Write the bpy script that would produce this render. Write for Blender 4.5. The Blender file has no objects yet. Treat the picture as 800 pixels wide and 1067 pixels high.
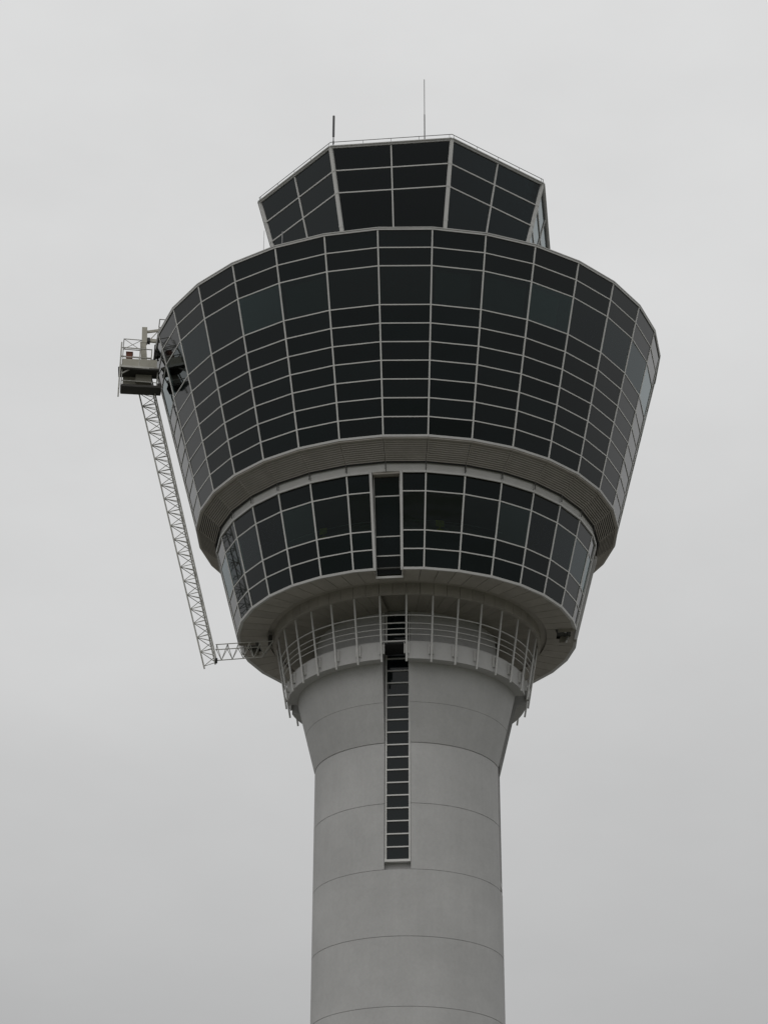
import bpy, math, random
from mathutils import Vector, Matrix
random.seed(7)
scene = bpy.context.scene
col = scene.collection
S = 1.45            # metres per survey unit
EYE = 1.6           # eye height: survey z = 0 is the camera height
R = math.radians

# ------------------------------------------------------------------ helpers
def V(x, y, z):
    return Vector((x * S, y * S, z * S + EYE))
def P(t, r, z):
    a = R(t)
    return V(r * math.sin(a), -r * math.cos(a), z)
def rotz(p, deg):
    a = R(deg); c, s = math.cos(a), math.sin(a)
    return Vector((c * p.x - s * p.y, s * p.x + c * p.y, p.z))

class MB:
    """collects faces and links them as ONE mesh object"""
    def __init__(self): self.v = []; self.f = []; self.sm = []
    def add(self, vs, fs, smooth=False):
        o = len(self.v); self.v += [Vector(p) for p in vs]
        for f in fs: self.f.append([i + o for i in f]); self.sm.append(smooth)
    def poly(self, vs, smooth=False): self.add(vs, [list(range(len(vs)))], smooth)
    def hexa(self, c):           # 8 corners: bottom loop 0-3, top loop 4-7
        self.add(c, [(0,3,2,1),(4,5,6,7),(0,1,5,4),(1,2,6,5),(2,3,7,6),(3,0,4,7)])
    def box(self, c, sx, sy, sz, rz=0):
        cs = []
        for z in (-1, 1):
            for x, y in ((-1,-1),(1,-1),(1,1),(-1,1)):
                q = rotz(Vector((x*sx/2, y*sy/2, 0)), rz)
                cs.append(Vector(c) + q + Vector((0,0,z*sz/2)))
        self.hexa(cs)
    def bar(self, p, q, w, h, out, lo=None):
        """rectangular bar p->q, width w across, height from -lo to h along 'out'"""
        p, q = Vector(p), Vector(q); d = (q - p).normalized()
        o = Vector(out); o = (o - d * o.dot(d)).normalized(); s = d.cross(o)
        lo = h if lo is None else lo
        cs = []
        for e in (p, q):
            cs += [e - s*w/2 - o*lo, e + s*w/2 - o*lo, e + s*w/2 + o*h, e - s*w/2 + o*h]
        self.hexa(cs)
    def tube(self, pts, r, n=8, closed=False, r2=None):
        pts = [Vector(p) for p in pts]; m = len(pts); rings = []
        for i, p in enumerate(pts):
            a = pts[(i-1) % m] if (closed or i > 0) else p
            b = pts[(i+1) % m] if (closed or i < m-1) else p
            d = (b - a).normalized()
            u = Vector((0,0,1)) if abs(d.z) < .9 else Vector((1,0,0))
            s = d.cross(u).normalized(); t = s.cross(d)
            rr = r if r2 is None else r + (r2 - r) * i / (m - 1)
            rings.append([p + (s*math.cos(2*math.pi*j/n) + t*math.sin(2*math.pi*j/n))*rr for j in range(n)])
        vs = [v for g in rings for v in g]; fs = []
        for i in range(m if closed else m-1):
            a, b = i*n, ((i+1) % m)*n
            for j in range(n): fs.append((a+j, a+(j+1) % n, b+(j+1) % n, b+j))
        self.add(vs, fs, True)
        if not closed:
            self.poly(rings[0][::-1]); self.poly(rings[-1])
    def sweep(self, prof, ang, caps=True, smooth=True, closed=False):
        """closed (r,z) profile swept; ang(r, i) gives the list of angles for that radius"""
        grid = [[P(t, r, z) for t in ang(r)] for r, z in prof]
        n = len(grid[0]); m = len(prof)
        for j in range(m):                     # each profile edge gets its own verts: crisp edges
            a, b = grid[j], grid[(j+1) % m]
            vs = a + b; fs = []
            for i in range(n if closed else n-1):
                k = (i+1) % n
                fs.append((i, k, n+k, n+i))
            self.add(vs, fs, smooth)
        if caps and not closed:
            self.poly([g[0] for g in grid]); self.poly([g[-1] for g in grid][::-1])
    def build(self, name, mat, parent=None, fix=True):
        me = bpy.data.meshes.new(name)
        me.from_pydata([tuple(p) for p in self.v], [], self.f)
        for p, s in zip(me.polygons, self.sm): p.use_smooth = s
        if fix:
            import bmesh
            bm = bmesh.new(); bm.from_mesh(me)
            bmesh.ops.recalc_face_normals(bm, faces=bm.faces); bm.to_mesh(me); bm.free()
        me.materials.append(mat); me.update()
        o = bpy.data.objects.new(name, me); col.objects.link(o)
        if parent is not None: o.parent = parent
        return o

def tag(o, label=None, cat=None, group=None, kind=None):
    if label: o['label'] = label
    if cat: o['category'] = cat
    if group: o['group'] = group
    if kind: o['kind'] = kind
    return o
def empty(name, loc=(0,0,0), rz=0):
    o = bpy.data.objects.new(name, None); col.objects.link(o)
    o.location = loc; o.rotation_euler = (0,0,rz); o.empty_display_size = .5
    return o

# ------------------------------------------------------------------ materials
def nodes(name):
    m = bpy.data.materials.new(name); m.use_nodes = True
    nt = m.node_tree; b = nt.nodes['Principled BSDF']
    return m, nt, b
def N(nt, t, **kw):
    n = nt.nodes.new(t)
    for k, v in kw.items(): setattr(n, k, v)
    return n
def noise(nt, scale, detail=4, rough=.55, sx=1, sy=1, sz=1):
    tc = N(nt, 'ShaderNodeTexCoord'); mp = N(nt, 'ShaderNodeMapping')
    mp.inputs['Scale'].default_value = (sx, sy, sz)
    nt.links.new(tc.outputs['Object'], mp.inputs['Vector'])
    n = N(nt, 'ShaderNodeTexNoise'); n.inputs['Scale'].default_value = scale
    n.inputs['Detail'].default_value = detail; n.inputs['Roughness'].default_value = rough
    nt.links.new(mp.outputs['Vector'], n.inputs['Vector'])
    return n.outputs['Fac']
def ramp(nt, fac, a, b, lo=.3, hi=.7):
    r = N(nt, 'ShaderNodeMapRange'); r.inputs['From Min'].default_value = lo; r.inputs['From Max'].default_value = hi
    r.inputs['To Min'].default_value = a; r.inputs['To Max'].default_value = b
    nt.links.new(fac, r.inputs['Value']); return r.outputs['Result']
def mul(nt, a, b):
    m = N(nt, 'ShaderNodeMath', operation='MULTIPLY')
    for i, x in enumerate((a, b)):
        if isinstance(x, (int, float)): m.inputs[i].default_value = x
        else: nt.links.new(x, m.inputs[i])
    return m.outputs[0]
def tint(nt, colr, fac):
    m = N(nt, 'ShaderNodeVectorMath', operation='SCALE')
    m.inputs[0].default_value = colr; nt.links.new(fac, m.inputs['Scale'])
    return m.outputs['Vector']
def island(nt, a, b):
    g = N(nt, 'ShaderNodeNewGeometry'); return ramp(nt, g.outputs['Random Per Island'], a, b, 0, 1)
def objrand(nt, a, b):
    g = N(nt, 'ShaderNodeObjectInfo'); return ramp(nt, g.outputs['Random'], a, b, 0, 1)
def bump(nt, b, fac, strength, dist):
    n = N(nt, 'ShaderNodeBump'); n.inputs['Strength'].default_value = strength; n.inputs['Distance'].default_value = dist
    nt.links.new(fac, n.inputs['Height']); nt.links.new(n.outputs['Normal'], b.inputs['Normal'])

def m_concrete(name, c, streak=True):
    m, nt, b = nodes(name)
    f = ramp(nt, noise(nt, .35, 5), .93, 1.06)
    f = mul(nt, f, ramp(nt, noise(nt, 6, 6, .65), .955, 1.04))
    if streak:
        f = mul(nt, f, ramp(nt, noise(nt, 1.0, 5, .6, 1.6, 1.6, .09), .972, 1.015, .32, .62))
        f = mul(nt, f, ramp(nt, noise(nt, 1.0, 3, .5, .8, .8, 1.6), .975, 1.02))
    # sparse small pits and rust marks
    f = mul(nt, f, ramp(nt, noise(nt, 2.6, 2, .5, 1, 1, .5), .86, 1.0, .20, .27))
    nt.links.new(tint(nt, c, f), b.inputs['Base Color'])
    b.inputs['Roughness'].default_value = .85; b.inputs['Specular IOR Level'].default_value = .25
    bump(nt, b, noise(nt, 9, 6, .7), .15, .01)
    return m
def m_paint(name, c, rough=.5, metal=0., var=.08, isl=0.):
    m, nt, b = nodes(name)
    f = ramp(nt, noise(nt, 1.2, 5, .6), 1 - var, 1 + var)
    f = mul(nt, f, ramp(nt, noise(nt, 14, 4, .6), 1 - var*.5, 1 + var*.5))
    if isl: f = mul(nt, f, island(nt, 1 - isl, 1 + isl))
    nt.links.new(tint(nt, c, f), b.inputs['Base Color'])
    b.inputs['Roughness'].default_value = rough; b.inputs['Metallic'].default_value = metal
    return m
def m_glass(name, c, ior=1.5, spec=.5):
    m, nt, b = nodes(name)
    f = mul(nt, objrand(nt, .8, 1.25), ramp(nt, noise(nt, .5, 3), .9, 1.1))
    nt.links.new(tint(nt, c, f), b.inputs['Base Color'])
    rr = ramp(nt, noise(nt, .8, 5), .02, .07)
    nt.links.new(rr, b.inputs['Roughness'])
    b.inputs['IOR'].default_value = ior; b.inputs['Specular IOR Level'].default_value = spec
    bump(nt, b, noise(nt, .55, 2), .05, .05)
    return m
def m_vision(name, tr, ior=1.52):
    """solar-control glazing: see-through but dark, mirror-like when grazing"""
    m, nt, b = nodes(name); nt.nodes.remove(b)
    out = nt.nodes['Material Output']
    fr = N(nt, 'ShaderNodeFresnel'); fr.inputs['IOR'].default_value = ior
    t = N(nt, 'ShaderNodeBsdfTransparent'); t.inputs['Color'].default_value = (*tr, 1)
    g = N(nt, 'ShaderNodeBsdfGlossy'); g.inputs['Roughness'].default_value = .02
    g.inputs['Color'].default_value = (.90, .98, 1.0, 1)
    bp = N(nt, 'ShaderNodeBump'); bp.inputs['Strength'].default_value = .05; bp.inputs['Distance'].default_value = .05
    nt.links.new(noise(nt, .55, 2), bp.inputs['Height'])
    nt.links.new(bp.outputs['Normal'], g.inputs['Normal']); nt.links.new(bp.outputs['Normal'], fr.inputs['Normal'])
    mx = N(nt, 'ShaderNodeMixShader')
    nt.links.new(fr.outputs[0], mx.inputs[0]); nt.links.new(t.outputs[0], mx.inputs[1]); nt.links.new(g.outputs[0], mx.inputs[2])
    nt.links.new(mx.outputs[0], out.inputs['Surface'])
    return m

CONC   = m_concrete('concrete', (.485, .482, .478))
SLAB   = m_concrete('concrete_slab', (.47, .466, .46), False)
ALU    = m_paint('aluminium_frame', (.66, .655, .64), .5, 0, .06)
TRIM   = m_paint('aluminium_trim', (.60, .595, .585), .5, 0, .07)
POSTM  = m_paint('galvanised_post', (.56, .555, .54), .45, .1, .08)
BANDM  = m_paint('panel_band', (.50, .495, .48), .6, 0, .06, .05)
SOFM   = m_paint('soffit_panel', (.38, .355, .32), .7, 0, .10, .07)
CEILM  = m_paint('ceiling_panel', (.36, .335, .30), .75, 0, .10, .05)
SLATM  = m_paint('louvre_slat', (.46, .43, .395), .6, 0, .08)
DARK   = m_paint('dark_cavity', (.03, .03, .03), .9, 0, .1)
JOINTM = m_paint('joint_gasket', (.09, .09, .085), .8, 0, .1)
GLASS  = m_glass('spandrel_glass', (.006, .0105, .0115), 1.5, .36)
VISION = m_vision('vision_glass', (.34, .42, .41), 1.52)
VISLOW = m_vision('clear_vision_glass', (.48, .56, .54), 1.52)
CABGL  = m_vision('cab_glass', (.14, .17, .18), 1.44)
INNER  = m_paint('interior_plaster', (.45, .45, .42), .8)
INFLOOR= m_paint('interior_floor', (.10, .10, .10), .8)
BLIND  = m_paint('added_blind', (.62, .64, .62), .8)
RIGM   = m_paint('rig_steel', (.50, .495, .46), .55, .1, .15)
RIGP   = m_paint('rig_cream_panel', (.41, .395, .335), .6, 0, .12)
RIGD   = m_paint('rig_dark_floor', (.06, .058, .053), .8, 0, .15)
BLACK  = m_paint('black_rubber', (.02, .02, .02), .6)
RUST   = m_paint('rust_red_paint', (.20, .065, .035), .6, 0, .15)
YELLOW = m_paint('yellow_board', (.92, .76, .04), .6)
ANTD   = m_paint('antenna_dark', (.05, .05, .055), .5)
ANTG   = m_paint('antenna_grey', (.22, .22, .22), .5)
ROOFM  = m_paint('roof_gravel', (.28, .28, .27), .9, 0, .2)

# ------------------------------------------------------------------ ground
def m_ground():
    m, nt, b = nodes('airport_ground')
    big = noise(nt, .006, 3); mx = N(nt, 'ShaderNodeMix', data_type='RGBA')
    nt.links.new(ramp(nt, big, 0, 1, .46, .54), mx.inputs['Factor'])
    mx.inputs['A'].default_value = (.13, .128, .12, 1); mx.inputs['B'].default_value = (.07, .075, .045, 1)
    sc = N(nt, 'ShaderNodeVectorMath', operation='SCALE')
    nt.links.new(mx.outputs['Result'], sc.inputs[0]); nt.links.new(ramp(nt, noise(nt, .8, 6), .8, 1.2), sc.inputs['Scale'])
    nt.links.new(sc.outputs['Vector'], b.inputs['Base Color']); b.inputs['Roughness'].default_value = .95
    return m
g = MB(); n = 96; rings = [0.01, 60, 250, 1000, 5000]
for a, b_ in zip(rings, rings[1:]):
    for i in range(n):
        t0, t1 = 2*math.pi*i/n, 2*math.pi*(i+1)/n
        g.poly([(a*math.cos(t0), a*math.sin(t0), 0), (b_*math.cos(t0), b_*math.sin(t0), 0), (b_*math.cos(t1), b_*math.sin(t1), 0), (a*math.cos(t1), a*math.sin(t1), 0)])
tag(g.build('ground', m_ground()), kind='structure')
# paved apron round the tower foot
g = MB(); g.poly([(38*math.cos(2*math.pi*i/96), 38*math.sin(2*math.pi*i/96), .004) for i in range(96)])
tag(g.build('pavement', m_paint('paving', (.22, .218, .21), .9, 0, .1)), kind='structure')

# ------------------------------------------------------------------ the tower
TOWER_ROT = -0.103114544
tower = empty('control_tower', (0,0,0), TOWER_ROT)
tag(tower, 'grey concrete airport control tower with flared dark glass drum and faceted cab', 'control tower')

SW = .46                                   # half width of the four window slots in the shaft
def aS(r): return math.degrees(math.asin(SW / r))
RS = 3.35
def slot_line(r, perp, n=22):
    """closed outline of the shaft with four flat-backed slots"""
    out = []
    for q in range(4):
        out += [rotz(Vector((-SW, -perp, 0)), 90*q), rotz(Vector((SW, -perp, 0)), 90*q)]
        a = aS(r)
        for i in range(n + 1):
            t = R(90*q + a + (90 - 2*a) * i / n); out.append(Vector((r*math.sin(t), -r*math.cos(t), 0)))
    return out
def lift(l, z): return [Vector((p.x*S, p.y*S, z*S + EYE)) for p in l]
# shaft: lower full rounds with shadow joints, upper slotted part
m = MB()
JT = [22.846, 20.52, 18.15, 15.78, 13.41, 11.04, 8.67, 6.3, 3.93, 1.56]
G = .011; GD = .016
def full(r, z): return [P(360*i/128, r, z) for i in range(128)]
zs = []
top = 22.846
for z0 in JT[1:] + [-EYE / S]:
    zs.append((z0 + (G if z0 > -1 else 0), top - G)); top = z0
for lo, hi in zs:
    a, b = full(RS, lo), full(RS, hi)
    m.add(a + b, [(i, (i+1) % 128, 128 + (i+1) % 128, 128 + i) for i in range(128)], True)
    for zz, loop in ((lo, a), (hi, b)):
        c = full(RS - GD, zz); m.add(loop + c, [(i, (i+1) % 128, 128 + (i+1) % 128, 128 + i) for i in range(128)])
a, b = full(RS - GD, -EYE / S), full(RS - GD, 22.835)
m.add(a + b, [(i, (i+1) % 128, 128 + (i+1) % 128, 128 + i) for i in range(128)], True)
m.poly(full(RS - GD, 22.835))
up = [(22.835, RS - GD), (22.852, RS - GD), (22.852, RS), (25.19, RS), (25.19, RS - GD), (25.212, RS - GD), (25.212, RS),
      (27.415, RS), (27.415, RS - GD), (27.437, RS - GD), (27.437, RS), (33.0, RS)]
L = [lift(slot_line(r, 3.12), z) for z, r in up]
for A, B in zip(L, L[1:]):
    k = len(A); m.add(A + B, [(i, (i+1) % k, k + (i+1) % k, k + i) for i in range(k)])
shaft = m.build('shaft', CONC, tower)
# smooth only the long curved faces
# flared collar under the balcony, four quarters between the slots
def quarter(q, n=24):
    def ang(r):
        a = aS(r); return [90*q + a + (90 - 2*a) * i / n for i in range(n + 1)]
    return ang
m = MB()
def cr(z): return 3.362 + (z - 27.437) * (4.03 - 3.362) / (30.17 - 27.437)
for q in range(4):
    m.sweep([(3.2, 27.44), (cr(27.44), 27.44), (cr(28.80), 28.80), (cr(28.80) - .010, 28.803), (cr(28.815) - .010, 28.812),
             (cr(28.815), 28.815), (4.03, 30.168), (3.2, 30.168)], quarter(q))
m.build('flared_collar', CONC, tower)
m = MB()
for q in range(4):
    m.sweep([(3.353, 30.17), (4.38, 30.17), (4.38, 30.84), (4.315, 30.84), (4.315, 30.30), (3.353, 30.30)], quarter(q, 28))
balcony = m.build('balcony', SLAB, tower)
# threshold bars closing the balcony upstand across the slots
for q in range(4):
    m = MB(); m.bar(rotz(V(-SW, -4.30, 30.86), 90*q), rotz(V(SW, -4.30, 30.86), 90*q), .07, .035, (0,0,1))
    m.build('threshold_bar', POSTM, balcony)
    m = MB(); m.hexa([rotz(V(x, y, z), 90*q) for z in (30.77, 30.82) for x, y in ((-.455, -4.26), (.455, -4.26), (.455, -3.30), (-.455, -3.30))])
    m.build('slot_floor', DARK, balcony)
    for sg in (-1, 1):                       # upstand returns along the slot
        m = MB(); m.hexa([rotz(V(x*sg, y, z), 90*q) for z in (30.305, 30.835) for x, y in ((.463, -4.31), (.53, -4.31), (.53, -3.36), (.463, -3.36))])
        m.build('upstand_return', SLAB, balcony)

# balcony guard: leaning posts and four rails
def pr(z): return 4.445 + (z - 30.05) * .168
for k in range(32):
    t = (k + .5) * 11.25
    m = MB(); m.tube([P(t, pr(30.03), 30.03), P(t, pr(32.62), 32.62)], .052, 10)
    po = m.build('guard_post', POSTM, tower)
    m = MB()
    out = P(t, 1, 0) - P(t, 0, 0)
    for s in (-1, 1):
        tt = t + s * .95
        m.bar(P(tt, 4.42, 30.34), P(tt, 4.43, 30.74), .035, .065, out)
    m.bar(P(t, 4.386, 30.36), P(t, 4.386, 30.72), .26, .008, out)
    m.build('bracket', POSTM, po)
for z, rr in ((31.69, .032), (31.405, .022), (31.205, .022), (31.005, .022)):
    m = MB(); m.tube([P(360*i/96, pr(z) - .03, z) for i in range(96)], rr, 6, True)
    m.build('handrail', POSTM, tower)

# ceiling above the balcony, with a hanging fascia ring round it
m = MB()
nP = 32
for i in range(64):
    if i in (0, 63): continue                  # the front stair slot runs on through the ceiling
    t0, t1 = i*5.625 + .07, (i+1)*5.625 - .07
    m.sweep([(3.34, 32.42), (4.84, 32.47), (4.84, 32.49), (3.34, 32.44)], lambda r: [t0, (t0+t1)/2, t1], smooth=False)
ceil = m.build('balcony_ceiling', CEILM, tower)
m = MB(); m.sweep([(3.3, 32.50), (5.4, 32.90), (5.4, 33.3), (3.3, 33.3)], lambda r: [360*i/96 for i in range(96)], closed=True)
m.build('ceiling_backing', CEILM, ceil)
m = MB()
for i in range(64):
    t0, t1 = i*5.625 + .08, (i+1)*5.625 - .08
    m.sweep([(4.85, 32.40), (4.97, 32.40), (4.97, 32.86), (4.85, 32.86)], lambda r: [t0 + (t1-t0)*j/2 for j in range(3)], smooth=False)
m.build('fascia_ring', SOFM, tower)

# ------------------------------------------------------------------ glazed drums
AB = 11.25
class Drum:
    def __init__(s, rt, zt, rb, zb): s.rt, s.zt, s.rb, s.zb = rt, zt, rb, zb
    def r(s, z): return s.rb + (s.rt - s.rb) * (z - s.zb) / (s.zt - s.zb)
    def pt(s, k, f, z):                      # point on facet k, fraction f, height z
        a, b = P(k*AB, s.r(z), z), P((k+1)*AB, s.r(z), z)
        return a.lerp(b, f)
    def normal(s, k):
        a, b, c = s.pt(k, 0, s.zb), s.pt(k, 1, s.zb), s.pt(k, 0, s.zt)
        n = (b - a).cross(c - a).normalized()
        m_ = P((k+.5)*AB, 1, 0) - P(0, 0, 0)
        return n if n.dot(m_) > 0 else -n
def pane(mb, D, k, f0, f1, z0, z1, tilt=True):
    n = D.normal(k)
    c = [D.pt(k, f0, z0), D.pt(k, f1, z0), D.pt(k, f1, z1), D.pt(k, f0, z1)]
    a, b = (random.uniform(-.007, .007), random.uniform(-.004, .004)) if tilt else (0, 0)
    o = [-a - b, a - b, a + b, -a + b]
    fr = [p - n * (.022 - x) for p, x in zip(c, o)]
    mb.hexa([p - n * .02 for p in fr] + fr)

U = Drum(10.0, 44.436, 8.028, 37.093)
UR = [44.436, 43.777, 43.117, 41.72] + [41.72 - .661*i for i in range(1, 8)]
VIS_U = range(-7, 8)
# structure of the drum: coping, roof edge, bottom trim
m = MB()
for k in range(32):
    n_ = U.normal(k); t = (k+.5)*AB
    m.bar(P(k*AB, 10.02, 44.50), P((k+1)*AB, 10.02, 44.50), .05, .03, n_, .30)
    m.bar(U.pt(k, 0, 44.435), U.pt(k, 1, 44.435), .075, .035, n_, .10)
    # inner parapet face
    m.poly([P(k*AB, 9.80, 44.48), P((k+1)*AB, 9.80, 44.48), P((k+1)*AB, 9.80, 43.95), P(k*AB, 9.80, 43.95)])
udrum = m.build('upper_drum', TRIM, tower)
m = MB()
for k in range(32): m.bar(U.pt(k, 0, 37.085), U.pt(k, 1, 37.085), .115, .05, U.normal(k), .12)
m.build('bottom_trim', TRIM, udrum)
m = MB(); m.poly([P(k*AB, 9.80, 43.97) for k in range(32)]); m.build('roof_deck', ROOFM, udrum)
m = MB()
for z, r in ((41.60, 9.12), (43.22, 9.52), (37.10, 7.9)):
    m.sweep([(1.0, z), (r, z), (r, z + .08), (1.0, z + .08)], lambda r_: [360*i/64 for i in range(64)], closed=True)
m.build('floor_slab', INFLOOR, udrum)
m = MB()
m.sweep([(6.9, 37.2), (7.0, 37.2), (7.0, 43.2), (6.9, 43.2)], lambda r_: [360*i/64 for i in range(64)], closed=True)
for k in range(-8, 9):                                  # pale columns just behind the tall panes
    if k % 3 != 1: continue
    p0, p1 = P(k*AB + 2.2, 8.85, 41.7), P(k*AB + 2.2, 9.15, 43.2)
    m.tube([p0, p1], .16, 12)
m.build('interior_core', INNER, udrum)
m = MB()
for k, f0, f1 in ((-5, .45, .96), (-2, .03, .96), (1, .10, .80), (2, .05, .96), (3, .05, .78)):  # blinds added in chosen bays to darken the panes in front
    n_ = U.normal(k)
    c = [U.pt(k, f0, 41.8) - n_*.42, U.pt(k, f1, 41.8) - n_*.42, U.pt(k, f1, 43.05) - n_*.42, U.pt(k, f0, 43.05) - n_*.42]
    m.hexa([p - n_*.02 for p in c] + c)
m.build('darkening_blind', BLIND, udrum)
hid_w, hid_s = MB(), MB()
for k in range(-16, 16):
    for i, (za, zb) in enumerate(zip(UR, UR[1:])):
        tall = i == 2
        if k in VIS_U and tall:
            m = MB(); pane(m, U, k, .018, .982, zb + .025, za - .025); m.build('window_pane', VISION, udrum)
        elif -5 <= k <= 5 and not tall:
            m = MB(); pane(m, U, k, .018, .982, zb + .025, za - .025); m.build('spandrel_pane', GLASS, udrum)
        else:
            pane(hid_w if tall else hid_s, U, k, .018, .982, zb + .025, za - .025)
hid_w.build('window_pane', VISION, udrum)
tag(hid_s.build('spandrel_pane', GLASS, udrum), kind='stuff')
for k in range(-16, 16):
    n_ = U.normal(k); nv = P(k*AB, 1, 0) - P(0, 0, 0) - Vector((0, 0, .27*S))
    m = MB()
    m.bar(U.pt(k, 0, 37.12), U.pt(k, 0, 44.42), .074, .012, nv, .10)
    for z in UR[1:-1]:
        m.bar(U.pt(k, .015, z), U.pt(k, .985, z), .058, .006, n_, .085)
    m.build('window_frame', ALU, udrum)

# louvred soffit under the upper drum
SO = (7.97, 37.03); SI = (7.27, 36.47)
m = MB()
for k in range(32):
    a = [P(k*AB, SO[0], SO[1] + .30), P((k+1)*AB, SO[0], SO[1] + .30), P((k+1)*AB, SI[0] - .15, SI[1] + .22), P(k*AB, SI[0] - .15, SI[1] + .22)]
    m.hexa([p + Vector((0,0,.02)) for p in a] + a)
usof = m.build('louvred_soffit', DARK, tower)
NS = 11
for k in range(-16, 16):
    m = MB()
    for j in range(NS):
        w = (j + .5) / NS
        r, z = SO[0] + (SI[0] - SO[0]) * w, SO[1] + (SI[1] - SO[1]) * w
        a, b = P(k*AB + .10, r, z), P((k+1)*AB - .10, r, z)
        # blades stand upright, thin seen from below
        m.bar(a + Vector((0,0,.035)), b + Vector((0,0,.035)), .041, .07, (0,0,1))
    # edge bearers of the panel
    m.bar(P(k*AB + .13, SO[0], SO[1] + .01), P(k*AB + .13, SI[0], SI[1] + .01), .035, .03, (0,0,1))
    m.build('louvre_panel', SLATM, usof)
m = MB()
for k in range(32):
    m.bar(P(k*AB, SO[0] + .01, SO[1] + .0), P((k+1)*AB, SO[0] + .01, SO[1] + .0), .11, .05, (0,0,1))
m.build('edge_beam', SLATM, usof)
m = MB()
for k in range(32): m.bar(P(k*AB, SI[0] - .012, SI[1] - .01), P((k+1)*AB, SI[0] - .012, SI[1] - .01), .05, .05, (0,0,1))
m.build('shadow_line_bar', DARK, usof)  # solid near-black bar: the shadow line between soffit and band, put in as colour
m = MB()
for k in range(32):
    o_ = P(k*AB, 1, 0) - P(0, 0, 0)
    m.bar(P(k*AB, 7.285, 36.48), P(k*AB, 7.265, 36.18), .045, .02, o_)
m.build('hanger_clip', JOINTM, usof)

# lower drum
D = Drum(7.203, 36.061, 6.334, 32.748)
tot = .66 + 1.40 + .66 + .70; hz = (36.061 - 32.748) / tot
LR = [36.061]
for x in (.66, 1.40, .66, .70): LR.append(LR[-1] - x*hz)
def frac(k):
    return (.40 if k % 8 == 0 else 0., .60 if k % 8 == 7 else 1.)
m = MB()                                                   # pale band between soffit and glazing
for k in range(32):
    r0, r1 = 7.215, 7.17
    t0, t1 = k*AB + .1, (k+1)*AB - .1
    m.hexa([P(t0, r1 - .1, 36.13), P(t1, r1 - .1, 36.13), P(t1, r1, 36.13), P(t0, r1, 36.13),
            P(t0, r0 - .1, 36.52), P(t1, r0 - .1, 36.52), P(t1, r0, 36.52), P(t0, r0, 36.52)])
ldrum = m.build('lower_drum', BANDM, tower)
for q in range(4):                                         # frames run from recess to recess
    for nm, z, h in (('head_trim', 36.10, .10), ('sill_trim', 32.75, .12)):
        m = MB()
        for k in range(8*q, 8*q + 8):
            f0, f1 = frac(k); m.bar(D.pt(k, f0, z), D.pt(k, f1, z), h, .05, D.normal(k), .12)
        m.build(nm, TRIM, ldrum)
m = MB(); m.sweep([(6.9, 36.1), (7.08, 36.1), (7.08, 36.6), (6.9, 36.6)], lambda r_: [360*i/64 for i in range(64)], closed=True)
m.build('band_backing', JOINTM, ldrum)
m = MB()
for z, r in ((34.02, 6.20), (35.52, 6.58), (32.95, 5.80)):
    m.sweep([(1.0, z), (r, z), (r, z + .08), (1.0, z + .08)], lambda r_: [360*i/64 for i in range(64)], closed=True)
m.build('floor_slab', INFLOOR, ldrum)
m = MB(); m.sweep([(4.4, 33.0), (4.5, 33.0), (4.5, 35.5), (4.4, 35.5)], lambda r_: [360*i/64 for i in range(64)], closed=True)
m.build('interior_core', INNER, ldrum)
m = MB()
for z in (34.75, 34.45):
    m.tube([P(-40 + 80*i/24, 6.05, z) for i in range(25)], .02, 6)
m.build('inside_rail', POSTM, ldrum)
hid = MB()
for k in range(-16, 16):
    f0, f1 = frac(k)
    a = f0 + (.022 if f0 == 0 else .04); b = f1 - (.022 if f1 == 1 else .04)
    for i, (za, zb) in enumerate(zip(LR, LR[1:])):
        mt = VISLOW if i == 1 else GLASS
        z0, z1 = zb + (.03 if i < 3 else .06), za - (.03 if i > 0 else .05)
        if -7 <= k <= 7:
            m = MB(); pane(m, D, k, a, b, z0, z1); m.build('window_pane', mt, ldrum)
        else: pane(hid, D, k, a, b, z0, z1)
hid.build('window_pane', GLASS, ldrum)
for k in range(-16, 16):
    n_ = D.normal(k); nv = P(k*AB, 1, 0) - P(0, 0, 0) - Vector((0, 0, .27*S)); f0, f1 = frac(k)
    m = MB()
    if k % 8: m.bar(D.pt(k, 0, 32.78), D.pt(k, 0, 36.14), .075, .012, nv, .10)
    for z in LR[1:-1]:
        m.bar(D.pt(k, f0 + .015, z), D.pt(k, f1 - .015, z), .060, .006, n_, .085)
    m.build('window_frame', ALU, ldrum)
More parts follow.
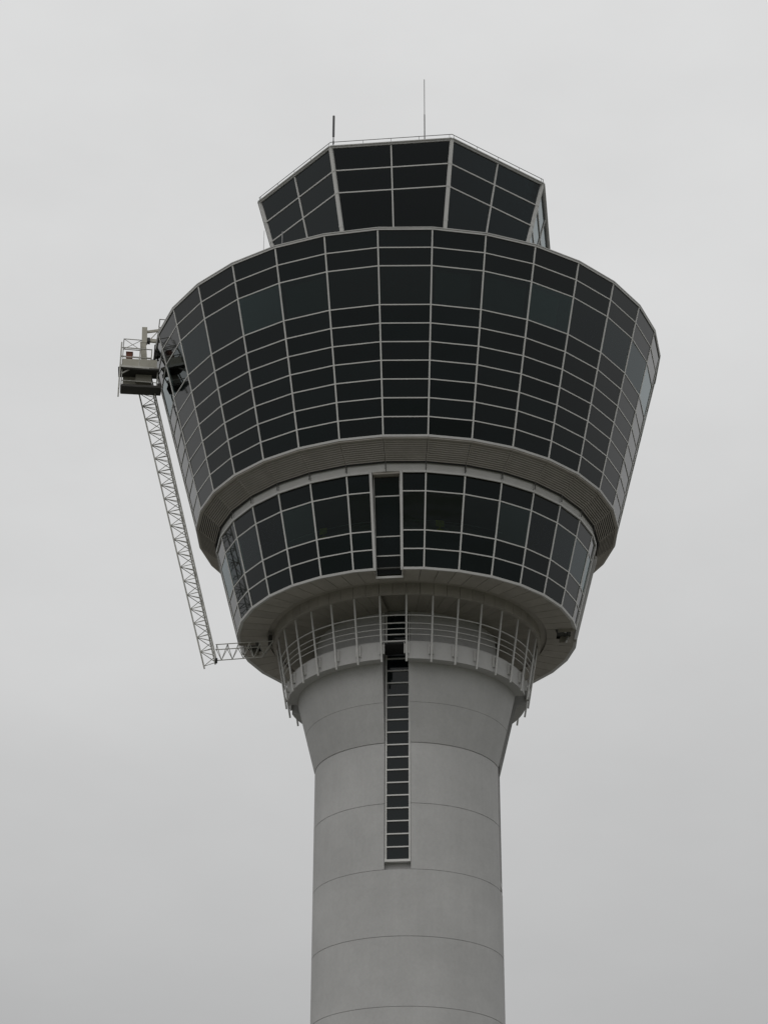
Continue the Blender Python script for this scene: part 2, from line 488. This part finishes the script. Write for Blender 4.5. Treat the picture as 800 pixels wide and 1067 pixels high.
# four recessed window strips in the lower drum
for q in range(4):
    k = 8*q
    m = MB()
    for kk, f in ((k - 1, .615), (k, .385)):
        n_ = D.normal(kk)
        m.bar(D.pt(kk, f, 32.70), D.pt(kk, f, 36.13), .135, .05, n_, .12)
    strip = m.build('recess_post', TRIM, ldrum)
    # cheeks of the recess
    pt_, pb_ = 6.93, 5.93
    m = MB()
    hw = .475
    for s in (-1, 1):
        kk, f = (k - 1, .60) if s < 0 else (k, .40)
        a0, a1 = D.pt(kk, f, 32.62), D.pt(kk, f, 36.10)
        b0, b1 = rotz(V(s*hw, -pb_ + .3, 32.62), 90*q), rotz(V(s*hw, -pt_ + .3, 36.10), 90*q)
        sd = rotz(Vector((s, 0, 0)), 90*q)
        m.hexa([a0, b0, b0 + sd*.02, a0 + sd*.02, a1, b1, b1 + sd*.02, a1 + sd*.02])
    m.hexa([rotz(V(-hw, -6.80, 36.05), 90*q), rotz(V(hw, -6.80, 36.05), 90*q), rotz(V(hw, -7.12, 36.05), 90*q), rotz(V(-hw, -7.12, 36.05), 90*q),
            rotz(V(-hw, -6.80, 36.15), 90*q), rotz(V(hw, -6.80, 36.15), 90*q), rotz(V(hw, -7.12, 36.15), 90*q), rotz(V(-hw, -7.12, 36.15), 90*q)])
    m.build('recess_cheek', CEILM, ldrum)
    # the window in it
    def W(x, z): return rotz(V(x, -(pb_ + (pt_ - pb_) * (z - 32.62) / (36.06 - 32.62)), z), 90*q)
    rows = [36.03, LR[1] - .05, LR[2] - .08, LR[3] - .1, 32.66]
    n_ = rotz(Vector((0, -1, 0)), 90*q) + Vector((0, 0, -.29))
    m = MB()
    for s in (-1, 1): m.bar(W(s*.452, 32.6), W(s*.452, 36.08), .03, .02, n_, .08)
    for z in rows[1:-1]: m.bar(W(-.43, z), W(.43, z), .06, .004, n_, .075)
    if q == 0: m.bar(W(-.475, 32.60), W(.475, 32.60), .11, .03, n_, .05)
    m.build('window_frame', ALU, ldrum)
    for i, (za, zb) in enumerate(zip(rows, rows[1:])):
        nn = n_.normalized()
        c = [W(-.43, zb + .03), W(.43, zb + .03), W(.43, za - .03), W(-.43, za - .03)]
        c = [p - nn*.012 for p in c]
        m = MB(); m.hexa([p - nn*.02 for p in c] + c); m.build('window_pane', GLASS, ldrum)

# panelled soffit under the lower drum
def poly_r(R0, t):
    u = (t % AB) - AB/2; return R0 * math.cos(R(AB/2)) / math.cos(R(u))
m = MB(); gap = .10
for q in range(4):
    edges = [4.6 + (90 - 9.2) * i / 14 for i in range(15)]
    secs = [(e0, e1, 6.30) for e0, e1 in zip(edges, edges[1:])] + [(-4.6, 4.6, 5.58)]
    for e0, e1, ro in secs:
        t0, t1 = 90*q + e0 + gap, 90*q + e1 - gap
        ts = [t0 + (t1 - t0) * j / 6 for j in range(7)]
        A = [P(t, 5.205, 32.775) for t in ts]; B = [P(t, poly_r(ro, t), 32.73 if ro > 6 else 32.755) for t in ts]
        A2 = [p + Vector((0,0,.03)) for p in A]; B2 = [p + Vector((0,0,.03)) for p in B]
        for j in range(6):
            m.poly([A[j], A[j+1], B[j+1], B[j]]); m.poly([A2[j], B2[j], B2[j+1], A2[j+1]])
            m.poly([A[j], A2[j], A2[j+1], A[j+1]]); m.poly([B[j], B[j+1], B2[j+1], B2[j]])
        m.poly([A[0], B[0], B2[0], A2[0]]); m.poly([A[-1], A2[-1], B2[-1], B[-1]])
import bmesh
lsof = m.build('panelled_soffit', SOFM, tower)
bm = bmesh.new(); bm.from_mesh(lsof.data); bmesh.ops.remove_doubles(bm, verts=bm.verts, dist=.0005); bmesh.ops.recalc_face_normals(bm, faces=bm.faces); bm.to_mesh(lsof.data); bm.free()
m = MB()
m.sweep([(4.98, 32.90), (6.1, 32.86), (6.1, 32.9), (4.9, 33.4)], lambda r_: [360*i/96 for i in range(96)], closed=True)
m.build('soffit_backing', JOINTM, lsof)

# ------------------------------------------------------------------ stair windows in the four slots
for q in range(4):
    PZ = 3.225
    def W(x, z, d=0): return rotz(V(x, -PZ + d, z), 90*q)
    n_ = rotz(Vector((0, -1, 0)), 90*q)
    rz_ = [23.205 + .4655*i for i in range(20)] + [32.40]
    m = MB()
    for s in (-1, 1): m.bar(W(s*.412, 23.12), W(s*.412, 32.42), .085, .05, n_, .10)
    for z in rz_[1:-1]: m.bar(W(-.385, z), W(.385, z), .062, .03, n_, .09)
    m.bar(W(-.445, 23.165), W(.445, 23.165), .12, .14, n_, .10)
    sw = m.build('stair_window', ALU, tower)
    if q == 0:
        for z0, z1 in zip(rz_, rz_[1:]):
            tl = random.uniform(-.006, .006)
            c = [W(-.375, z0 + .02, .03), W(.375, z0 + .02, .03 + tl), W(.375, z1 - .02, .03 + tl), W(-.375, z1 - .02, .03)]
            m = MB(); m.hexa([p - n_*.02 for p in c] + c); m.build('stair_pane', GLASS, sw)
    else:
        c = [W(-.375, rz_[0], .03), W(.375, rz_[0], .03), W(.375, 32.4, .03), W(-.375, 32.4, .03)]
        m = MB(); m.hexa([p - n_*.02 for p in c] + c); m.build('stair_pane', GLASS, sw)
# lightning conductor on the right flank and small clamps
# ------------------------------------------------------------------ cab
CR = [51.33, 50.42, 49.53, 47.45, 46.5, 45.4, 44.05]
def cabr(z): return 6.20 - .285 * (51.33 - z)
def C(k, f, z): return P(22.5 + 45*k, cabr(z), z).lerp(P(67.5 + 45*k, cabr(z), z), f)
m = MB()
for k in range(8):
    o_ = P(45 + 45*k, 1, 0) - P(0, 0, 0) - Vector((0,0,.4))
    m.bar(C(k, 0, 51.35), C(k, 1, 51.35), .10, .05, o_, .12)
    m.bar(C(k, 0, 51.40), C(k, 1, 51.40), .05, .11, o_, .10)
cab = m.build('cab', TRIM, tower)
m = MB(); m.poly([P(22.5 + 45*k, 6.18, 51.41) for k in range(8)]); m.poly([P(22.5 + 45*k, 6.05, 51.27) for k in range(8)][::-1])
m.build('cab_roof', ROOFM, cab)
for k in range(8):
    c_ = P(22.5 + 45*k, 1, 0) - P(0, 0, 0) - Vector((0,0,.4))
    m = MB(); m.bar(C(k, 0, 44.0), C(k, 0, 51.38), .20, .04, c_, .12)
    for z in (50.42, 49.53, 48.2, 47.0):                       # bolted splice plates
        m.bar(C(k, 0, z - .03), C(k, 0, z + .03), .225, .055, c_, .02)
    m.build('corner_post', ALU, cab)
    n_ = (C(k, 1, 48) - C(k, 0, 48)).cross(C(k, 0, 50) - C(k, 0, 48)).normalized()
    if n_.dot(P(45 + 45*k, 1, 0) - P(0, 0, 0)) < 0: n_ = -n_
    m = MB(); m.bar(C(k, .5, 44.0), C(k, .5, 51.3), .078, .02, n_, .08)
    for z in CR[1:-1]: m.bar(C(k, .02, z), C(k, .98, z), .062, .012, n_, .075)
    m.build('window_frame', ALU, cab)
    for i, (za, zb) in enumerate(zip(CR, CR[1:])):
        for f0, f1 in ((.025, .49), (.51, .975)):
            a, b = random.uniform(-.006, .006), random.uniform(-.006, .006)
            c = [C(k, f0, zb + .03), C(k, f1, zb + .03), C(k, f1, za - .03), C(k, f0, za - .03)]
            c = [p - n_*(.04 + x) for p, x in zip(c, (a+b, b-a, -a-b, a-b))]
            m = MB(); m.hexa([p - n_*.02 for p in c] + c)
            m.build('cab_window', CABGL if i < 3 else GLASS, cab)
m = MB(); m.sweep([(.4, 47.3), (4.9, 47.3), (4.9, 47.4), (.4, 47.4)], lambda r_: [360*i/48 for i in range(48)], closed=True)
m.sweep([(1.0, 47.4), (1.4, 47.4), (1.4, 51.2), (1.0, 51.2)], lambda r_: [360*i/24 for i in range(24)], closed=True)
m.sweep([(3.6, 47.4), (4.5, 47.4), (4.5, 48.1), (3.6, 48.25)], lambda r_: [360*i/48 for i in range(48)], closed=True)
m.build('cab_interior', INFLOOR, cab)
m = MB()
cn = [P(22.5 + 45*k, 6.22, 51.60) for k in range(8)]
m.tube(cn, .022, 6, True)
for k in range(8):
    for f in (.02, .27, .5, .73, .98):
        p = cn[k].lerp(cn[(k+1) % 8], f); m.tube([p - Vector((0,0,.32)), p], .014, 5)
m.build('roof_rail', ANTG, cab)

# ------------------------------------------------------------------ antennas on the roofs
def tower_pt(x, y, z): return rotz(V(x, y, z), math.degrees(TOWER_ROT))
def mast_thing(name, x, y, z0, segs, mat, label, cat, group=None):
    base = tower_pt(x, y, z0); m = MB()
    m.tube([(0,0,0), (0,0,.05)], .12, 10)
    for h0, h1, r in segs: m.tube([(0,0,h0*S), (0,0,h1*S)], r, 8)
    o = m.build(name, mat); o.location = base
    return tag(o, label, cat, group)
mast_thing('dipole_antenna', -2.30, -5.5, 51.41, [(0, .7, .03), (.30, .42, .05), (.64, 1.64, .065)], ANTD,
           'thick black stub antenna on thin stem above the left front corner of the cab roof', 'antenna')
mast_thing('whip_antenna', 1.245, -5.0, 51.41, [(0, .5, .045), (.5, 1.8, .035), (1.8, 3.53, .022)], ANTG,
           'tallest thin grey whip antenna standing on the cab roof', 'antenna')
a_ = R(-33)
mast_thing('whip_antenna', 8.5*math.sin(a_), -8.5*math.cos(a_), 43.98, [(0, 2.7, .011)], ANTG,
           'very thin whip antenna poking up left of the cab from the drum roof', 'antenna')
a_ = R(-26.5)
mast_thing('roof_post', 8.6*math.sin(a_), -8.6*math.cos(a_), 43.98, [(0, 2.2, .03)], ANTG,
           'short grey rod on the drum roof in front of the left cab window', 'rod')

# ------------------------------------------------------------------ facade access rig on the left flank
RIG_ROT = TOWER_ROT + R(12)
rig = empty('facade_access_rig', (0,0,0), RIG_ROT)
tag(rig, 'grey lattice mast and cream work cradle hung beside the left flank of the drum', 'access rig')
def X(x, y, z): return V(x, y, z - .11)
oc = lambda z: X(-7.50 - (z - 31.43)*.2615, 0, z)
ic = lambda z, s: X(-7.10 - (z - 31.75)*.252, .30*s, z)
m = MB()
m.tube([oc(31.40), oc(43.6)], .042, 8)
for s in (-1, 1): m.tube([ic(31.72, s), ic(43.6, s)], .042, 8)
nb = 21; dz = (43.5 - 31.5) / nb
for i in range(nb + 1):
    z = 31.5 + dz*i
    for s in (-1, 1):
        if i > 0: m.tube([oc(z), ic(z + .02, s)], .020, 6)
        m.tube([oc(z), ic(z + dz*.5, s)], .020, 6)
        if i > 0: m.tube([oc(z), ic(z - dz*.42, s)], .020, 6)
    if i > 0:
        m.tube([ic(z, -1), ic(z, 1)], .02, 6)
        if i < nb: m.tube([ic(z, -1 if i % 2 else 1), ic(z + dz, 1 if i % 2 else -1)], .016, 6)
m.build('lattice_mast', RIGM, rig)
m = MB()
ys = .24
def at(x, y, low):                       # lower arm droops a little towards the mast
    u = (-x - 5.26) / (7.14 - 5.26)
    return X(x, y, (31.98 - .24*u) if low else (32.50 - .22*u))
for y in (-ys, ys): m.tube([at(-7.12, y, 0), at(-5.0, y, 0)], .028, 8)
m.tube([at(-7.08, 0, 1), at(-5.39, 0, 1)], .028, 8)
xs = [-7.08, -6.68, -6.28, -5.88, -5.48]
for i, x in enumerate(xs):
    for y in (-ys, ys):
        m.tube([at(x, y, 0), at(x + .2, 0, 1)], .02, 6)
        if i < 4: m.tube([at(x + .2, 0, 1), at(x + .4, y, 0)], .02, 6)
    m.tube([at(x, -ys, 0), at(x, ys, 0)], .02, 6)
for y in (-ys, ys): m.tube([at(-5.0, y, 0), at(-5.39, 0, 1)], .03, 6)
arm = m.build('lower_arm', RIGM, rig)
m = MB(); m.box(X(-7.07, 0, 31.74), .13, .42, .14); m.build('pivot_block', BLACK, arm)
m = MB(); m.box(X(-5.10, 0, 32.66), .22, .55, .40); m.build('trolley', RIGD, arm)
# cradle
def X(x, y, z): return rotz(V(x + .365, y, z - 1.70), 3)      # the cradle hangs a little round from the mast
xa, xb, ya, yb = -11.66, -10.20, -.31, .33
fz = 45.16
m = MB(); m.box(X((xa+xb)/2 - .0, 0.01, fz - .04), (xb-xa+.12)*S, (yb-ya+.04)*S, .11)
crad = m.build('cradle', RIGD, rig)
m = MB()
for y in (ya, yb): m.box(X((xa+xb)/2, y, fz + .20), (xb-xa-.10)*S, .03, .36*S)
m.box(X(xa, 0, fz + .20), .03, (yb-ya-.06)*S, .36*S)
m.build('kick_panel', RIGP, crad)
m = MB()
for z in (fz + .86, fz + .45):
    c = [X(xa, ya, z), X(xb - .28, ya, z), X(xb - .28, yb, z), X(xa, yb, z)]
    m.tube(c, .032, 6, True)
for x in (xa, xa + .73, xb - .28):
    for y in (ya, yb): m.tube([X(x, y, fz - .05), X(x, y, fz + .88)], .035, 6)
for y in (ya, yb): m.tube([X(xa, y, fz - .98), X(xa, y, fz + 1.1)], .045, 6)
m.bar(X(xa - .03, ya - .02, fz + .01), X(xb + .02, ya - .02, fz + .01), .12, .03, (0,-1,0))
m.build('cradle_railing', RIGM, crad)
m = MB()                                                    # X-braced upper frame
x0, x1, z0, z1 = xa + .08, -10.89, 45.95, 46.42
for y in (ya,):
    m.tube([X(x0, y, z0), X(x0, y, z1), X(x1, y, z1), X(x1, y, z0)], .030, 6, True)
    m.tube([X(x0, y, z0), X(x1, y, z1)], .018, 6); m.tube([X(x0, y, z1), X(x1, y, z0)], .018, 6)
m.tube([X(x0, ya, z1), X(x0, yb, z1), X(x1, yb, z1)], .028, 6); m.tube([X(x0, yb, z0), X(x0, yb, z1)], .028, 6)
m.build('braced_frame', RIGM, crad)
# lower deck of the cradle
Xc = X
def X(x, y, z): return Xc(x, y + .06, z + .18)
m = MB(); m.box(X(-10.82, .02, 44.23), 1.55*S, .62*S, .14); m.box(X(-10.10, .0, 44.32), .14*S, .5*S, .30)
low = m.build('lower_deck', RIGD, rig)
m = MB()
m.box(X(-11.0, .25, 44.68), 1.05*S, .04, .62*S); m.box(X(-10.72, .12, 44.80), .62*S, .25*S, .42*S)
m.build('deck_panel', RIGP, low)
m = MB()
for x in (-11.58, -10.2):
    for y in (-.28, .30): m.tube([X(x, y, 44.2), X(x, y, 45.1)], .035, 6)
m.tube([X(-11.58, -.28, 44.72), X(-11.18, -.28, 45.02)], .05, 6)
m.tube([X(-11.58, .30, 44.35), X(-10.9, .30, 44.5)], .05, 6)
m.tube([X(-11.58, -.28, 44.42), X(-10.2, -.28, 44.42)], .025, 6)
m.build('deck_frame', RIGM, low)
X = Xc
# jib from the roof
m = MB()
m.bar(X(-10.78, 0, 46.45), X(-10.80, 0, 47.16), .30, .15, (-1,0,0))
m.bar(X(-10.70, 0, 45.2), X(-10.83, 0, 46.5), .26, .17, (-1,0,0))
m.bar(X(-10.76, 0, 46.62), X(-9.2, 0, 46.60), .17, .09, (0,0,1))
m.bar(X(-10.80, 0, 46.98), X(-8.6, 0, 47.52), .10, .07, (0,0,1))
m.tube([X(-10.60, 0, 46.62), X(-10.25, 0, 47.10)], .025, 6)
m.box(X(-8.6, 0, 46.70), .5, .6, 1.65*S); m.box(X(-8.6, 0, 45.87), 1.6, 1.8, .22*S)
jib = m.build('jib', RIGP, rig)
m = MB()
for y in (-.3, .3):
    m.tube([X(-10.24, y, 46.62), X(-10.24, y, 47.45), X(-9.3, y, 47.45), X(-9.3, y, 46.62)], .032, 6)
    m.tube([X(-10.24, y, 47.05), X(-9.3, y, 47.05)], .022, 6)
m.tube([X(-10.24, -.3, 47.45), X(-10.24, .3, 47.45)], .03, 6)
m.build('jib_railing', RIGM, jib)
m = MB()
m.box(X(-10.62, 0, 46.60), .16, .36, .24); m.box(X(-9.98, -.1, 46.62), .30, .4, .34)
m.build('joint_block', BLACK, jib)
m = MB()                                                    # rollers and cable hooks beside the facade
m.tube([X(-10.36, -.15, 45.5), X(-10.36, -.15, 46.35)], .05, 6)
m.tube([X(-10.22, .05, 45.75), X(-10.14, .05, 46.4)], .06, 6)
m.box(X(-10.28, -.05, 45.95), .12, .3, .34); m.box(X(-10.40, -.1, 45.55), .16, .3, .3)
m.tube([X(-10.15, -.2, 45.0), X(-10.02, -.2, 45.35), X(-10.12, -.2, 45.7)], .03, 6)
m.build('facade_roller', BLACK, rig)
# rust red container in the cradle
m = MB(); m.box((0,0,0), .36, .34, .40); m.box((0,0,.215), .40, .38, .04); m.box((0,-.18,.02), .30, .02, .26)
o = m.build('tool_box', RUST); o.location = rotz(X(-11.33, -.05, fz + .62), math.degrees(RIG_ROT)); o.rotation_euler.z = RIG_ROT
tag(o, 'small rust red box held in the cream work cradle', 'box')

# yellow boards behind the lower drum glazing
for t, lab in ((-20.8, 'small yellow board inside the lower drum window left of the recessed strip'),
               (16.05, 'small yellow board inside the lower drum window right of the recessed strip')):
    m = MB(); m.box((0,0,.42), .42, .05, .34); m.box((0,.03,.13), .05, .05, .26); m.box((0,.06,.05), .34, .2, .10)
    o = m.build('yellow_board', YELLOW)
    o.location = rotz(P(t, 6.57, 34.11), math.degrees(TOWER_ROT)); o.rotation_euler.z = TOWER_ROT + R(t)
    tag(o, lab, 'board', 'yellow boards behind the lower drum glass')

# ------------------------------------------------------------------ camera
cam_d = bpy.data.cameras.new('camera'); cam = bpy.data.objects.new('camera', cam_d); col.objects.link(cam)
rt = Vector((0.99994345, 0.01014721, 0.00318329)); upv = Vector((0.00177621, -0.45447484, 0.8907578)); fw = Vector((-0.01048543, 0.89070177, 0.45446717))
M = Matrix((rt, upv, -fw)).transposed().to_4x4()
M.translation = Vector((0, -74.7882245 * S, EYE))
cam.matrix_world = M
cam_d.sensor_fit = 'VERTICAL'; cam_d.sensor_height = 24; cam_d.lens = 24 * 2271.022 / 1067
cam_d.clip_end = 20000; cam_d.clip_start = .1
scene.camera = cam

# ------------------------------------------------------------------ overcast sky and soft sun
SUN_EL, SUN_AZ = 50, 200         # sun high behind the camera, veiled by cloud
w = bpy.data.worlds.new('World'); scene.world = w; w.use_nodes = True
nt = w.node_tree; bg = nt.nodes['Background']; bg.inputs['Strength'].default_value = .1
sky = N(nt, 'ShaderNodeTexSky', sky_type='NISHITA'); sky.sun_disc = False
sky.sun_elevation = R(SUN_EL); sky.sun_rotation = R(SUN_AZ)
hs = N(nt, 'ShaderNodeHueSaturation'); hs.inputs['Saturation'].default_value = .22; hs.inputs['Value'].default_value = .07
nt.links.new(sky.outputs[0], hs.inputs['Color'])
tc = N(nt, 'ShaderNodeTexCoord'); sx = N(nt, 'ShaderNodeSeparateXYZ')
nt.links.new(tc.outputs['Generated'], sx.inputs[0])
el = N(nt, 'ShaderNodeFloatCurve')          # overcast sky: dull at the horizon, bright overhead
cv = el.mapping.curves[0]
cv.points[0].location = (0, .17); cv.points[1].location = (1, 1.0)
for x, y in ((.254, .545), (.36, .68), (.46, .765), (.64, .87)): cv.points.new(x, y)
el.mapping.update()
nt.links.new(sx.outputs['Z'], el.inputs['Value'])
mp = N(nt, 'ShaderNodeMapping'); mp.inputs['Scale'].default_value = (1, 1, 2.2)
nt.links.new(tc.outputs['Generated'], mp.inputs['Vector'])
cn = N(nt, 'ShaderNodeTexNoise'); cn.inputs['Scale'].default_value = 3.2; cn.inputs['Detail'].default_value = 5; cn.inputs['Roughness'].default_value = .5
nt.links.new(mp.outputs['Vector'], cn.inputs['Vector'])
cn2 = N(nt, 'ShaderNodeTexNoise'); cn2.inputs['Scale'].default_value = 9; cn2.inputs['Detail'].default_value = 6; cn2.inputs['Roughness'].default_value = .6
nt.links.new(mp.outputs['Vector'], cn2.inputs['Vector'])
cl = mul(nt, ramp(nt, cn.outputs['Fac'], .935, 1.05), ramp(nt, cn2.outputs['Fac'], .982, 1.015))
lum = mul(nt, mul(nt, el.outputs['Value'], cl), 8.3)
gcol = tint(nt, (.997, 1.0, .998), lum)
add = N(nt, 'ShaderNodeVectorMath', operation='ADD')
nt.links.new(gcol, add.inputs[0]); nt.links.new(hs.outputs[0], add.inputs[1])
nt.links.new(add.outputs['Vector'], bg.inputs['Color'])
sd = bpy.data.lights.new('sun', 'SUN'); sd.energy = .55; sd.angle = R(40); sd.color = (1, .97, .93)
so = bpy.data.objects.new('sun', sd); col.objects.link(so)
az = R(SUN_AZ); e = R(SUN_EL)
dirv = Vector((math.sin(az)*math.cos(e), math.cos(az)*math.cos(e), math.sin(e)))
so.rotation_euler = dirv.to_track_quat('Z', 'Y').to_euler()

scene.render.engine = 'CYCLES'
scene.view_settings.view_transform = 'Standard'; scene.view_settings.look = 'None'
scene.view_settings.exposure = 0; scene.view_settings.gamma = 1; scene.view_settings.use_curve_mapping = False
scene.cycles.max_bounces = 8; scene.cycles.transparent_max_bounces = 16
